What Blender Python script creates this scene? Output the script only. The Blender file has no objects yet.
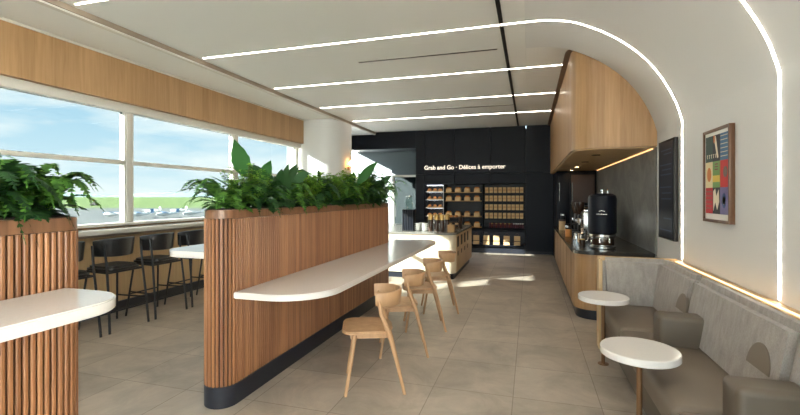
import bpy, bmesh, math, random
from mathutils import Vector, Matrix
PI = math.pi
C = bpy.context.scene.collection
scene = bpy.context.scene
R = random.Random(7)

# ------------------------------------------------------------------ materials
def new_mat(name):
    m = bpy.data.materials.new(name); m.use_nodes = True
    nt = m.node_tree
    return m, nt, nt.nodes['Principled BSDF']
def N(nt, t, **kw):
    n = nt.nodes.new(t)
    for k, v in kw.items():
        if k in n.inputs: n.inputs[k].default_value = v
        else: setattr(n, k, v)
    return n
def s2l(c):
    return tuple((x/255/12.92 if x/255 <= .04045 else ((x/255+.055)/1.055)**2.4) for x in c) + (1,)
def plain(name, rgb, rough=.5, metal=0, emis=None, estr=0, spec=.5, noise=0, nscale=20):
    m, nt, b = new_mat(name)
    col = s2l(rgb)
    b.inputs['Base Color'].default_value = col
    b.inputs['Roughness'].default_value = rough
    b.inputs['Metallic'].default_value = metal
    b.inputs['Specular IOR Level'].default_value = spec
    if noise:
        tc = N(nt, 'ShaderNodeTexCoord'); no = N(nt, 'ShaderNodeTexNoise', Scale=nscale, Detail=4.0)
        nt.links.new(tc.outputs['Object'], no.inputs['Vector'])
        mx = N(nt, 'ShaderNodeMix', data_type='RGBA')
        mx.inputs[6].default_value = tuple(x*(1-noise) for x in col[:3])+(1,)
        mx.inputs[7].default_value = tuple(min(1, x*(1+noise)) for x in col[:3])+(1,)
        nt.links.new(no.outputs[0], mx.inputs[0]); nt.links.new(mx.outputs[2], b.inputs['Base Color'])
    if emis:
        b.inputs['Emission Color'].default_value = s2l(emis); b.inputs['Emission Strength'].default_value = estr
    return m
def wood(name, c1, c2, rough=.45, island=False, scale=(14, 14, .7), plank=0):
    m, nt, b = new_mat(name)
    tc = N(nt, 'ShaderNodeTexCoord'); mp = N(nt, 'ShaderNodeMapping')
    mp.inputs['Scale'].default_value = scale
    no = N(nt, 'ShaderNodeTexNoise', Scale=2.5, Detail=6.0, Roughness=.6, Distortion=.4)
    nt.links.new(tc.outputs['Object'], mp.inputs[0]); nt.links.new(mp.outputs[0], no.inputs['Vector'])
    mx = N(nt, 'ShaderNodeMix', data_type='RGBA')
    mx.inputs[6].default_value = s2l(c1); mx.inputs[7].default_value = s2l(c2)
    cr = N(nt, 'ShaderNodeMapRange'); cr.inputs[1].default_value = .3; cr.inputs[2].default_value = .7
    nt.links.new(no.outputs[0], cr.inputs[0])
    fac = cr.outputs[0]
    if island:
        ge = N(nt, 'ShaderNodeNewGeometry')
        ma = N(nt, 'ShaderNodeMath', operation='MULTIPLY_ADD'); ma.inputs[1].default_value = .45
        mb = N(nt, 'ShaderNodeMath', operation='MULTIPLY'); mb.inputs[1].default_value = .55
        nt.links.new(fac, ma.inputs[0]); nt.links.new(ge.outputs['Random Per Island'], mb.inputs[0])
        nt.links.new(mb.outputs[0], ma.inputs[2]); fac = ma.outputs[0]
    if plank:
        # veneer leaves: each leaf of the panel a little lighter or darker
        sp = N(nt, 'ShaderNodeSeparateXYZ'); nt.links.new(tc.outputs['Object'], sp.inputs[0])
        ad = N(nt, 'ShaderNodeMath', operation='ADD'); nt.links.new(sp.outputs[0], ad.inputs[0]); nt.links.new(sp.outputs[1], ad.inputs[1])
        dv = N(nt, 'ShaderNodeMath', operation='DIVIDE'); dv.inputs[1].default_value = plank; nt.links.new(ad.outputs[0], dv.inputs[0])
        fl = N(nt, 'ShaderNodeMath', operation='FLOOR'); nt.links.new(dv.outputs[0], fl.inputs[0])
        wn = N(nt, 'ShaderNodeTexWhiteNoise', noise_dimensions='1D'); nt.links.new(fl.outputs[0], wn.inputs['W'])
        ma = N(nt, 'ShaderNodeMath', operation='MULTIPLY_ADD'); ma.inputs[1].default_value = .6
        mb = N(nt, 'ShaderNodeMath', operation='MULTIPLY'); mb.inputs[1].default_value = .4
        nt.links.new(fac, ma.inputs[0]); nt.links.new(wn.outputs[0], mb.inputs[0]); nt.links.new(mb.outputs[0], ma.inputs[2]); fac = ma.outputs[0]
    nt.links.new(fac, mx.inputs[0]); nt.links.new(mx.outputs[2], b.inputs['Base Color'])
    b.inputs['Roughness'].default_value = rough
    return m
def leafmat(name, c1, c2):
    m, nt, b = new_mat(name)
    ge = N(nt, 'ShaderNodeNewGeometry'); mx = N(nt, 'ShaderNodeMix', data_type='RGBA')
    mx.inputs[6].default_value = s2l(c1); mx.inputs[7].default_value = s2l(c2)
    nt.links.new(ge.outputs['Random Per Island'], mx.inputs[0]); nt.links.new(mx.outputs[2], b.inputs['Base Color'])
    b.inputs['Roughness'].default_value = .6; b.inputs['Specular IOR Level'].default_value = .25
    tr = N(nt, 'ShaderNodeBsdfTranslucent'); nt.links.new(mx.outputs[2], tr.inputs[0])
    ms = N(nt, 'ShaderNodeMixShader'); ms.inputs[0].default_value = .35
    out = nt.nodes['Material Output']
    nt.links.new(b.outputs[0], ms.inputs[1]); nt.links.new(tr.outputs[0], ms.inputs[2]); nt.links.new(ms.outputs[0], out.inputs[0])
    return m
def fabric(name, c, amt=.18, scale=260, rough=.9):
    m, nt, b = new_mat(name)
    tc = N(nt, 'ShaderNodeTexCoord'); mp = N(nt, 'ShaderNodeMapping'); mp.inputs['Scale'].default_value = (1, 1, .35)
    no = N(nt, 'ShaderNodeTexNoise', Scale=scale, Detail=2.0); no2 = N(nt, 'ShaderNodeTexNoise', Scale=25.0, Detail=5.0)
    nt.links.new(tc.outputs['Object'], mp.inputs[0]); nt.links.new(mp.outputs[0], no.inputs['Vector']); nt.links.new(mp.outputs[0], no2.inputs['Vector'])
    av = N(nt, 'ShaderNodeMath', operation='ADD'); nt.links.new(no.outputs[0], av.inputs[0]); nt.links.new(no2.outputs[0], av.inputs[1])
    hv = N(nt, 'ShaderNodeMath', operation='MULTIPLY'); hv.inputs[1].default_value = .5; nt.links.new(av.outputs[0], hv.inputs[0])
    cr = N(nt, 'ShaderNodeMapRange'); cr.inputs[1].default_value = .35; cr.inputs[2].default_value = .65; nt.links.new(hv.outputs[0], cr.inputs[0])
    mx = N(nt, 'ShaderNodeMix', data_type='RGBA'); l = s2l(c)
    mx.inputs[6].default_value = tuple(x*(1-amt) for x in l[:3])+(1,); mx.inputs[7].default_value = tuple(x*(1+amt) for x in l[:3])+(1,)
    nt.links.new(cr.outputs[0], mx.inputs[0]); nt.links.new(mx.outputs[2], b.inputs['Base Color'])
    b.inputs['Roughness'].default_value = rough
    b.inputs['Sheen Weight'].default_value = .2
    return m
def glassmat(name, tint=(235, 245, 245), refl=.08):
    m = bpy.data.materials.new(name); m.use_nodes = True; nt = m.node_tree; nt.nodes.clear()
    o = N(nt, 'ShaderNodeOutputMaterial'); t = N(nt, 'ShaderNodeBsdfTransparent'); g = N(nt, 'ShaderNodeBsdfGlossy', Roughness=.02)
    t.inputs[0].default_value = s2l(tint); mx = N(nt, 'ShaderNodeMixShader')
    lw = N(nt, 'ShaderNodeLayerWeight'); pw = N(nt, 'ShaderNodeMath', operation='POWER'); pw.inputs[1].default_value = 5
    nt.links.new(lw.outputs['Facing'], pw.inputs[0])
    fr = N(nt, 'ShaderNodeMath', operation='MULTIPLY_ADD'); fr.inputs[1].default_value = .35; fr.inputs[2].default_value = .006
    nt.links.new(pw.outputs[0], fr.inputs[0]); lw.inputs[0].default_value = .5
    nt.links.new(fr.outputs[0], mx.inputs[0]); nt.links.new(t.outputs[0], mx.inputs[1]); nt.links.new(g.outputs[0], mx.inputs[2]); nt.links.new(mx.outputs[0], o.inputs[0])
    return m
def tilefloor():
    m, nt, b = new_mat('stone_tile_floor')
    tc = N(nt, 'ShaderNodeTexCoord'); mp = N(nt, 'ShaderNodeMapping'); mp.inputs['Location'].default_value = (.12, -.28, 0)
    nt.links.new(tc.outputs['Object'], mp.inputs[0])
    br = N(nt, 'ShaderNodeTexBrick', Scale=1.0); br.offset = 0; br.squash = 1
    br.inputs['Brick Width'].default_value = .6; br.inputs['Row Height'].default_value = .6
    br.inputs['Mortar Size'].default_value = .003; br.inputs['Mortar Smooth'].default_value = .1; br.inputs['Bias'].default_value = 0
    br.inputs['Color1'].default_value = s2l((189, 177, 163)); br.inputs['Color2'].default_value = s2l((174, 162, 148)); br.inputs['Mortar'].default_value = s2l((136, 125, 112))
    nt.links.new(mp.outputs[0], br.inputs['Vector'])
    no = N(nt, 'ShaderNodeTexNoise', Scale=2.2, Detail=9.0, Roughness=.68, Distortion=.6); nt.links.new(mp.outputs[0], no.inputs['Vector'])
    mr = N(nt, 'ShaderNodeMapRange'); mr.inputs[1].default_value = .3; mr.inputs[2].default_value = .7; mr.inputs[3].default_value = .66; mr.inputs[4].default_value = 1.18
    nt.links.new(no.outputs[0], mr.inputs[0])
    mu = N(nt, 'ShaderNodeMix', data_type='RGBA', blend_type='MULTIPLY'); mu.inputs[0].default_value = 1
    nt.links.new(br.outputs[0], mu.inputs[6]); nt.links.new(mr.outputs[0], mu.inputs[7]); nt.links.new(mu.outputs[2], b.inputs['Base Color'])
    r2 = N(nt, 'ShaderNodeMapRange'); r2.inputs[3].default_value = .34; r2.inputs[4].default_value = .55
    nt.links.new(no.outputs[0], r2.inputs[0]); nt.links.new(r2.outputs[0], b.inputs['Roughness'])
    return m
def stonewall():
    m, nt, b = new_mat('grey_stone_splashback')
    tc = N(nt, 'ShaderNodeTexCoord')
    no = N(nt, 'ShaderNodeTexNoise', Scale=2.6, Detail=10.0, Roughness=.7, Distortion=1.2); nt.links.new(tc.outputs['Object'], no.inputs['Vector'])
    mx = N(nt, 'ShaderNodeMix', data_type='RGBA'); mx.inputs[6].default_value = s2l((84, 84, 82)); mx.inputs[7].default_value = s2l((142, 141, 136))
    mr = N(nt, 'ShaderNodeMapRange'); mr.inputs[1].default_value = .3; mr.inputs[2].default_value = .7
    nt.links.new(no.outputs[0], mr.inputs[0]); nt.links.new(mr.outputs[0], mx.inputs[0]); nt.links.new(mx.outputs[2], b.inputs['Base Color'])
    b.inputs['Roughness'].default_value = .35
    return m
M = dict(
    ceil=plain('white_ceiling_paint', (224, 225, 222), .7), wall=plain('white_wall_paint', (213, 215, 215), .6),
    warmstrip=plain('taupe_reveal', (150, 136, 120), .6), trim=plain('white_metal_trim', (206, 204, 196), .45),
    floor=tilefloor(), stone=stonewall(),
    oak=wood('light_oak_veneer', (154, 118, 80), (186, 150, 108), .4, plank=.16),
    oakside=wood('pale_oak_panel', (190, 158, 114), (212, 182, 138), .45, plank=.3),
    slat=wood('oak_slats', (112, 70, 44), (172, 120, 80), .42, island=True),
    capw=wood('brown_wood_cap', (112, 78, 56), (140, 100, 72), .35),
    chair=wood('beech_chair_wood', (172, 134, 98), (194, 156, 118), .42, scale=(6, 6, 1.2)),
    black=plain('black_powdercoat', (28, 28, 31), .45), kick=plain('black_skirting', (27, 30, 40), .35),
    slatback=plain('dark_slat_backing', (62, 40, 26), .8),
    navy=plain('dark_navy_panel', (14, 18, 28), .5, spec=.2), navy2=plain('dark_navy_recess', (12, 15, 24), .5),
    teal=plain('grey_teal_plaster', (50, 61, 64), .7),
    leather=plain('black_leather', (34, 34, 36), .4, noise=.15, nscale=60), quartz=plain('white_quartz', (220, 216, 212), .16, noise=.04, nscale=90),
    darkstone=plain('dark_countertop', (58, 56, 53), .22, noise=.2, nscale=120), greystone=plain('grey_countertop', (124, 122, 116), .25, noise=.15, nscale=80),
    cream=plain('cream_laminate', (226, 214, 190), .45), pink=plain('blush_laminate', (206, 178, 156), .45),
    fabric=fabric('grey_woven_fabric', (156, 149, 143), .22), vinyl=plain('taupe_vinyl', (116, 104, 91), .5, noise=.05, nscale=12), vinyl2=plain('dark_taupe_vinyl', (94, 84, 72), .5),
    bronze=plain('bronze_metal', (134, 100, 70), .35, .6), steel=plain('brushed_steel', (190, 190, 188), .25, 1), chrome=plain('chrome', (225, 225, 225), .1, 1),
    frame=wood('walnut_frame', (84, 56, 38), (112, 78, 54), .4), paper=plain('white_mat', (236, 234, 228), .8),
    screen=plain('dark_screen_glass', (16, 21, 34), .3, spec=.15), bezel=plain('black_bezel', (12, 12, 14), .5, spec=.25),
    kraft=plain('kraft_paper', (208, 176, 130), .75), kraft2=plain('tan_carton', (188, 150, 104), .75), crust=plain('baked_crust', (196, 126, 62), .7),
    whiteplastic=plain('white_plastic', (232, 232, 228), .4), red=plain('red_label', (112, 44, 44), .5), plum=plain('plum_label', (84, 40, 52), .5),
    gold=plain('gold_lid', (196, 160, 96), .3, .6), amber=plain('dark_amber_jar', (62, 42, 30), .2), darkwood=plain('dark_brown_wood', (70, 48, 36), .5),
    glass=glassmat('window_glass', (156, 160, 160)), clearglass=glassmat('clear_fill_glass', (245, 248, 248)), jar=glassmat('clear_glass_jar', (225, 235, 232)),
    led=plain('led_diffuser', (255, 248, 235), .5, emis=(255, 242, 224), estr=11), warm=plain('amber_lamp_glass', (255, 210, 150), .4, emis=(255, 178, 92), estr=6),
    shelfled=plain('shelf_light', (255, 250, 240), .5, emis=(235, 240, 255), estr=6), downlight=plain('downlight_lens', (255, 240, 220), .5, emis=(255, 214, 160), estr=14),
    coveled=plain('cove_light', (255, 220, 170), .5, emis=(255, 206, 146), estr=1.2),
    covedim=plain('dim_cove_light', (255, 220, 170), .5, emis=(255, 190, 130), estr=.9),
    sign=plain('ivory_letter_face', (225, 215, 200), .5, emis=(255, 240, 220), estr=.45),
    soil=plain('dark_soil', (40, 30, 24), .95), stem=plain('plant_stem', (74, 92, 44), .6),
    fern=leafmat('fern_leaf', (34, 78, 30), (96, 144, 56)), bright=leafmat('bright_leaf', (78, 134, 40), (150, 190, 72)), broad=leafmat('broad_leaf', (34, 84, 34), (54, 108, 44)), dark=leafmat('dark_leaf', (24, 56, 32), (58, 100, 50)),
    grass=plain('airfield_grass', (112, 134, 72), .9, noise=.2, nscale=.02), apron=plain('concrete_apron', (118, 120, 118), .8, noise=.08, nscale=.05),
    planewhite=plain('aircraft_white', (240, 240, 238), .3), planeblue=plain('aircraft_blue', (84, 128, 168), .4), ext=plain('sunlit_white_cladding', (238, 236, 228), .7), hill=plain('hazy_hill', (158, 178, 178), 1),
)
# ------------------------------------------------------------------ helpers
def link_mesh(name, bm, mat, parent=None, smooth=True, angle=35):
    me = bpy.data.meshes.new(name)
    bmesh.ops.recalc_face_normals(bm, faces=bm.faces)
    bm.to_mesh(me); bm.free()
    if smooth:
        me.polygons.foreach_set('use_smooth', [True]*len(me.polygons))
        me.set_sharp_from_angle(angle=math.radians(angle))
    o = bpy.data.objects.new(name, me); C.objects.link(o)
    if mat: me.materials.append(M[mat] if isinstance(mat, str) else mat)
    if parent: o.parent = parent
    return o
def raw(name, vs, fs, mat, parent=None):
    me = bpy.data.meshes.new(name); me.from_pydata(vs, [], fs); me.update()
    o = bpy.data.objects.new(name, me); C.objects.link(o); me.materials.append(M[mat])
    if parent: o.parent = parent
    return o
def box(bm, x0, x1, y0, y1, z0, z1, bev=0, seg=2):
    r = bmesh.ops.create_cube(bm, size=1)['verts']
    for v in r: v.co = Vector(((x0+x1)/2+v.co.x*(x1-x0), (y0+y1)/2+v.co.y*(y1-y0), (z0+z1)/2+v.co.z*(z1-z0)))
    if bev:
        es = list({e for v in r for e in v.link_edges})
        bmesh.ops.bevel(bm, geom=es, offset=bev, segments=seg, affect='EDGES', profile=.5)
def B(name, mat, x0, x1, y0, y1, z0, z1, bev=0, parent=None, seg=2):
    bm = bmesh.new(); box(bm, x0, x1, y0, y1, z0, z1, bev, seg); return link_mesh(name, bm, mat, parent)
def prism(bm, pts, z0, z1, bev=0, seg=2):
    vs = [bm.verts.new((p[0], p[1], z0)) for p in pts]; f = bm.faces.new(vs)
    r = bmesh.ops.extrude_face_region(bm, geom=[f]); nv = [g for g in r['geom'] if isinstance(g, bmesh.types.BMVert)]
    for v in nv: v.co.z = z1
    if bev:
        es = [e for e in bm.edges if abs(e.verts[0].co.z-e.verts[1].co.z) < 1e-6 and (abs(e.verts[0].co.z-z0) < 1e-6 or abs(e.verts[0].co.z-z1) < 1e-6) and (e.verts[0] in vs or e.verts[0] in nv)]
        bmesh.ops.bevel(bm, geom=es, offset=bev, segments=seg, affect='EDGES')
def P(name, mat, pts, z0, z1, bev=0, parent=None):
    bm = bmesh.new(); prism(bm, pts, z0, z1, bev); return link_mesh(name, bm, mat, parent)
def rrect(x0, x1, y0, y1, r, n=10):
    """rounded rectangle; r = radius or (r at x0y0, x1y0, x1y1, x0y1)"""
    if not isinstance(r, tuple): r = (r,)*4
    out = []
    for (cx, cy, a0, rr) in ((x0, y0, PI, r[0]), (x1, y0, 1.5*PI, r[1]), (x1, y1, 0, r[2]), (x0, y1, .5*PI, r[3])):
        sx = 1 if cx == x0 else -1; sy = 1 if cy == y0 else -1
        if rr < 1e-4: out.append((cx, cy)); continue
        c = (cx+sx*rr, cy+sy*rr)
        for k in range(n+1):
            a = a0+k/n*PI/2; out.append((c[0]+rr*math.cos(a), c[1]+rr*math.sin(a)))
    return out
def tube(bm, pts, rad, n=10, flat=None, cap=True):
    """tube along pts; rad scalar or list"""
    pts = [Vector(p) for p in pts]; rads = rad if isinstance(rad, (list, tuple)) else [rad]*len(pts)
    rings = []; up = None
    for i, p in enumerate(pts):
        t = (pts[min(i+1, len(pts)-1)]-pts[max(i-1, 0)]).normalized()
        if up is None:
            up = Vector((0, 0, 1)) if abs(t.z) < .9 else Vector((1, 0, 0))
        a = t.cross(up).normalized(); b = a.cross(t).normalized(); up = b
        rings.append([bm.verts.new(p+(a*math.cos(k*2*PI/n)+b*math.sin(k*2*PI/n))*rads[i]) for k in range(n)])
    for i in range(len(rings)-1):
        for k in range(n): bm.faces.new((rings[i][k], rings[i][(k+1) % n], rings[i+1][(k+1) % n], rings[i+1][k]))
    if cap: bm.faces.new(rings[0]); bm.faces.new(list(reversed(rings[-1])))
def T(name, mat, pts, rad, parent=None, n=10):
    bm = bmesh.new(); tube(bm, pts, rad, n); return link_mesh(name, bm, mat, parent)
def lathe(bm, prof, n=32, c=(0, 0, 0)):
    rings = []
    for r, z in prof:
        rings.append([bm.verts.new((c[0]+max(r, 1e-4)*math.cos(k*2*PI/n), c[1]+max(r, 1e-4)*math.sin(k*2*PI/n), c[2]+z)) for k in range(n)])
    for i in range(len(rings)-1):
        for k in range(n): bm.faces.new((rings[i][k], rings[i][(k+1) % n], rings[i+1][(k+1) % n], rings[i+1][k]))
    bm.faces.new(rings[0]); bm.faces.new(rings[-1])
def L(name, mat, prof, parent=None, n=32, c=(0, 0, 0)):
    bm = bmesh.new(); lathe(bm, prof, n, c); return link_mesh(name, bm, mat, parent)
def tag(o, label, cat, group=None, kind=None):
    o['label'] = label; o['category'] = cat
    if group: o['group'] = group
    if kind: o['kind'] = kind
    return o
def thing(name, label, cat, loc=(0, 0, 0), rz=0, group=None):
    o = bpy.data.objects.new(name, None); C.objects.link(o); o.empty_display_size = .1
    o.location = loc; o.rotation_euler = (0, 0, rz)
    return tag(o, label, cat, group)
def struct(o): o['kind'] = 'structure'; return o
def copy_tree(o, parent=None):
    c = o.copy(); C.objects.link(c); c.parent = parent
    for ch in list(kids.get(o.name, [])) or [x for x in o.children]: copy_tree(ch, c)
    return c
kids = {}
ORD = ['first', 'second', 'third', 'fourth', 'fifth', 'sixth', 'seventh', 'eighth', 'ninth', 'tenth', 'eleventh', 'twelfth', 'thirteenth', 'fourteenth', 'fifteenth', 'sixteenth']

# ------------------------------------------------------------------ room shell
H = 3.30; YB = 11.5; YF = -4.0; XW = 1.38
struct(B('floor', 'floor', -5.2, 3.4, YF-6, 13.2, -.12, 0))
# ceiling: flat field, vault profile
prof = [(-.05, 3.30), (.18, 3.292), (.40, 3.25), (.56, 3.185), (.72, 3.10), (.88, 2.99), (1.03, 2.855), (1.15, 2.71), (1.25, 2.545), (1.33, 2.37), (XW, 2.20)]
def cat(ps, n=5):
    out = []
    for i in range(len(ps)-1):
        p0 = ps[max(i-1, 0)]; p1 = ps[i]; p2 = ps[i+1]; p3 = ps[min(i+2, len(ps)-1)]
        for k in range(n):
            t = k/n
            out.append(tuple(.5*((2*p1[j])+(-p0[j]+p2[j])*t+(2*p0[j]-5*p1[j]+4*p2[j]-p3[j])*t*t+(-p0[j]+3*p1[j]-3*p2[j]+p3[j])*t**3) for j in range(2)))
    return out+[ps[-1]]
arc = cat(prof)
YV = 5.5
# vault (arched part of the right wall), solid from the curve out to x = 1.75
bm = bmesh.new()
ring0 = [(x, z) for x, z in arc]+[(XW, 0), (1.75, 0), (1.75, 3.6), (-.05, 3.6)]
def xz_prism(bm, ring, y0, y1):
    a = [bm.verts.new((x, y0, z)) for x, z in ring]; b = [bm.verts.new((x, y1, z)) for x, z in ring]
    bm.faces.new(a); bm.faces.new(list(reversed(b))); n = len(ring)
    for i in range(n): bm.faces.new((a[i], b[i], b[(i+1) % n], a[(i+1) % n]))
xz_prism(bm, ring0, YF, YV)
struct(link_mesh('wall_right', bm, 'wall', angle=20))
struct(B('wall_right', 'wall', XW, 1.75, YV+.001, YB, 0, 3.6))
struct(B('ceiling', 'ceil', -4.2, -.051, YF, YB, H, 3.6))
struct(B('ceiling', 'ceil', -.05, 1.75, YV+.001, YB, H, 3.6))
struct(B('ceiling', 'ceil', -5.35, -4.201, YF, YB, H-.06, 3.6))
struct(B('trim_1', 'warmstrip', -4.2, -4.185, YF, 11.49, H-.055, H-.001))
struct(B('trim_2', 'trim', -4.26, -4.2, YF, 11.49, H-.075, H-.061))
# left (window) wall
XG = -5.1
struct(B('wall_left', 'oakside', -5.4, XG, YF, YB, .0, 1.1))
struct(B('baseboard_left', 'kick', XG, XG+.03, YF, 8.5, 0, .13))
struct(B('trim_3', 'oak', -5.09, -4.97, YF, 8.8, 2.69, 3.215))       # oak valance
struct(B('trim_4', 'trim', -5.1, -4.955, YF, 8.8, 3.215, 3.24))
struct(B('wall_left', 'trim', -5.4, -5.1, YF, YB, 2.69, 3.6))
struct(B('trim_5', 'trim', -5.18, -5.04, YF, 8.8, 2.585, 2.69, .008))
struct(B('trim_6', 'trim', -5.18, -4.96, YF, 8.8, 1.11, 1.145, .006))    # window sill
t = thing('drink_ledge', 'long white drink ledge along the window wall behind the black stools', 'ledge', (-4.98, 3, 1.03))
B('ledge_top', 'trim', -.12, .2, -7, 5.5, 0, .055, .008, t); B('ledge_rail', 'warmstrip', -.12, .13, -7, 5.5, -.03, -.001, 0, t)
mull = [-2.2, 0, 2.2, 4.4, 6.55, 8.7]
ys = [YF]+mull
for i in range(len(ys)-1):
    a, b = ys[i]+.046, ys[i+1]-.046
    w = struct(B('window_%d' % (i+1), 'glass', XG-.012, XG-.006, a, b, 1.146, 2.584))
    bm = bmesh.new(); box(bm, XG-.05, XG+.04, a, b, 1.9, 1.95, .006); link_mesh('transom', bm, 'trim', w)
    bm = bmesh.new()
    box(bm, XG-.05, XG+.03, a, a+.022, 1.146, 2.584); box(bm, XG-.05, XG+.03, b-.022, b, 1.146, 2.584); link_mesh('sash', bm, 'trim', w)
for y in mull: struct(B('trim_7', 'trim', XG-.08, XG+.04, y-.045, y+.045, 1.146, 2.584, .006))
# column
struct(P('wall_left', 'wall', rrect(-5.4, -4.202, 8.80, 10.1, (0, .4, .4, 0)), 0, H-.061))
struct(B('wall_left', 'wall', -5.4, -5.1, 10.1, YB, 1.1, 1.35)); 
w = struct(B('window_7', 'glass', XG-.012, XG-.006, 10.1, YB, 1.35, 2.69))
# unseen block added outside at left to keep sun off the nearer windows
struct(B('sun_block_wall', 'ext', -6.3, -5.45, -6, 2.4, -5, 6))
# back wall: panels round the shop recess and the side opening
SX0, SX1, SZ0, SZ1 = -2.78, -.1, .15, 1.82
def bw(x0, x1, z0, z1, y0=YB, d=.55): return struct(B('wall_back', 'navy', x0, x1, y0, y0+d, z0, z1))
seams = [-3.02, SX0]
bw(-5.4, -3.02, 2.82, H+.02); 
for a, b in ((-3.02, -2.78), (-2.78, -1.95), (-1.95, -1.0), (-1.0, -.1), (-.1, 0.75), (.75, 1.38)):
    e = .004
    bw(a+e, b-e, 2.09, H)
    if a < SX0-.01 or a > SX1-.01: bw(a+e, b-e, 0.08, 2.082)
    else: bw(a+e, b-e, SZ1, 2.082)
struct(B('wall_back', 'navy2', -3.02, 1.38, YB+.05, YB+.56, 0, .15)); struct(B('wall_back', 'navy2', -3.02, 1.75, YB+.57, YB+.7, 0, H))
# side vestibule
struct(B('wall_back', 'teal', -5.4, -3.02, 13.0, 13.15, 0, 3.3)); struct(B('wall_back', 'teal', -3.03, -2.97, YB+.01, 13.0, 0, 3.3))
struct(B('ceiling', 'navy', -5.4, -3.03, YB+.56, 13.0, 2.9, 3.2))
struct(B('wall_left', 'wall', -5.4, -5.1, YB, 13.0, 0, 1.0))
d = struct(B('door_1', 'glass', -3.72, -3.08, YB+.25, YB+.26, .02, 2.03))
bm = bmesh.new(); box(bm, -3.78, -3.72, YB+.22, YB+.29, 0, 2.09); box(bm, -3.08, -3.03, YB+.22, YB+.29, 0, 2.09); box(bm, -3.72, -3.08, YB+.22, YB+.29, 2.03, 2.09)
link_mesh('door_frame', bm, 'trim', d)
T('door_handle', 'steel', [(-3.66, YB+.2, .9), (-3.66, YB+.2, 1.3)], .012, d)
# unseen concourse behind the camera, glass front and roof added for fill light
struct(B('wall_front_unseen', 'wall', -5.4, 3.4, YF-6.2, YF-6, 0, .4)); struct(B('wall_front_unseen', 'wall', -5.4, 3.4, YF-6.2, YF-6, 3.3, 3.6))
struct(B('window_8', 'clearglass', -5.4, 3.4, YF-6.1, YF-6.09, .4, 3.3))  # unseen glass front added for fill light
struct(B('window_9', 'clearglass', -5.4, 3.4, YF-6, YF, 3.58, 3.59)); struct(B('wall_left', 'wall', -5.5, -5.2, YF-6, YF, 0, 3.6)); struct(B('wall_right', 'wall', 3.3, 3.5, YF-6, YF, 0, 3.6))  # unseen glass roof added for fill light, with unseen side walls

# ------------------------------------------------------------------ ceiling lights
def ribbon(name, path, y, w, th, mat, label):
    """a strip of width w (y) following an xz path, standing th proud of the surface"""
    bm = bmesh.new(); rows = []
    for i, (x, z) in enumerate(path):
        a = path[max(i-1, 0)]; b = path[min(i+1, len(path)-1)]
        tx, tz = b[0]-a[0], b[1]-a[1]; l = math.hypot(tx, tz); nx, nz = tz/l, -tx/l    # normal pointing into the room
        if nx*(-1)+nz*(-1) < 0: nx, nz = -nx, -nz
        rows.append([bm.verts.new((x+nx*o, yy, z+nz*o)) for yy, o in ((y-w/2, -.004), (y-w/2, th), (y+w/2, th), (y+w/2, -.004))])
    for i in range(len(rows)-1):
        for k in range(4): bm.faces.new((rows[i][k], rows[i][(k+1) % 4], rows[i+1][(k+1) % 4], rows[i+1][k]))
    bm.faces.new(rows[0]); bm.faces.new(rows[-1])
    o = link_mesh(name, bm, mat); return tag(o, label, 'light', 'linear lights across the ceiling')
lab = {3.01: 'nearest linear light, curving off the ceiling and down the wall beside the nearest bench cushion',
       4.67: 'linear light crossing the ceiling and bending down the white wall between screen and artwork',
       6.33: 'straight linear light in the ceiling just beyond the first dark air slot',
       7.99: 'straight linear light in the ceiling between the two dark air slots and navy wall',
       9.64: 'farthest straight linear light in the ceiling, nearest the navy shop wall'}
full = [(-4.12, H)]+[p for p in arc]+[(XW, 2.1), (XW, .885)]
for y in (-3.6, -1.95, -.3, 1.35, 3.01, 4.67):
    ribbon('linear_light', full, y, .018, .004, 'led', lab.get(y, 'linear light behind the viewpoint running over the ceiling, strip %s from the front' % ORD[int((y+3.6)/1.65+.2)]))
for y in (6.33, 7.99, 9.64):
    ribbon('linear_light', [(-4.12 if y < 8.5 else -4.1, H), (.47, H)], y, .018, .004, 'led', lab[y])
def slot(y, x0, x1, label):
    t = thing('air_slot', label, 'air vent', ((x0+x1)/2, y, H)); h = (x1-x0)/2
    B('slot_frame', 'trim', -h, h, -.03, .03, -.004, .002, 0, t); B('slot_opening', 'bezel', -h+.01, h-.01, -.017, .017, -.006, -.003, 0, t)
slot(5.42, -2.23, -.38, 'slim black linear air slot in the ceiling nearest the camera')
slot(8.8, -2.22, -.31, 'slim black linear air slot in the ceiling close to the shop wall')
for i, (a, b, l) in enumerate(((-2, 4.62, 'black ceiling track running lengthwise, section nearest the camera'), (4.72, 6.28, 'short black ceiling track section past the curved light'), (6.38, 11.45, 'long black ceiling track section reaching the navy wall'))):
    tr = thing('ceiling_track', l, 'track', (-.29, a, H), 0, 'black ceiling track sections')
    B('track_channel', 'bezel', -.02, .02, 0, b-a, -.012, .001, 0, tr)

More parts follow.
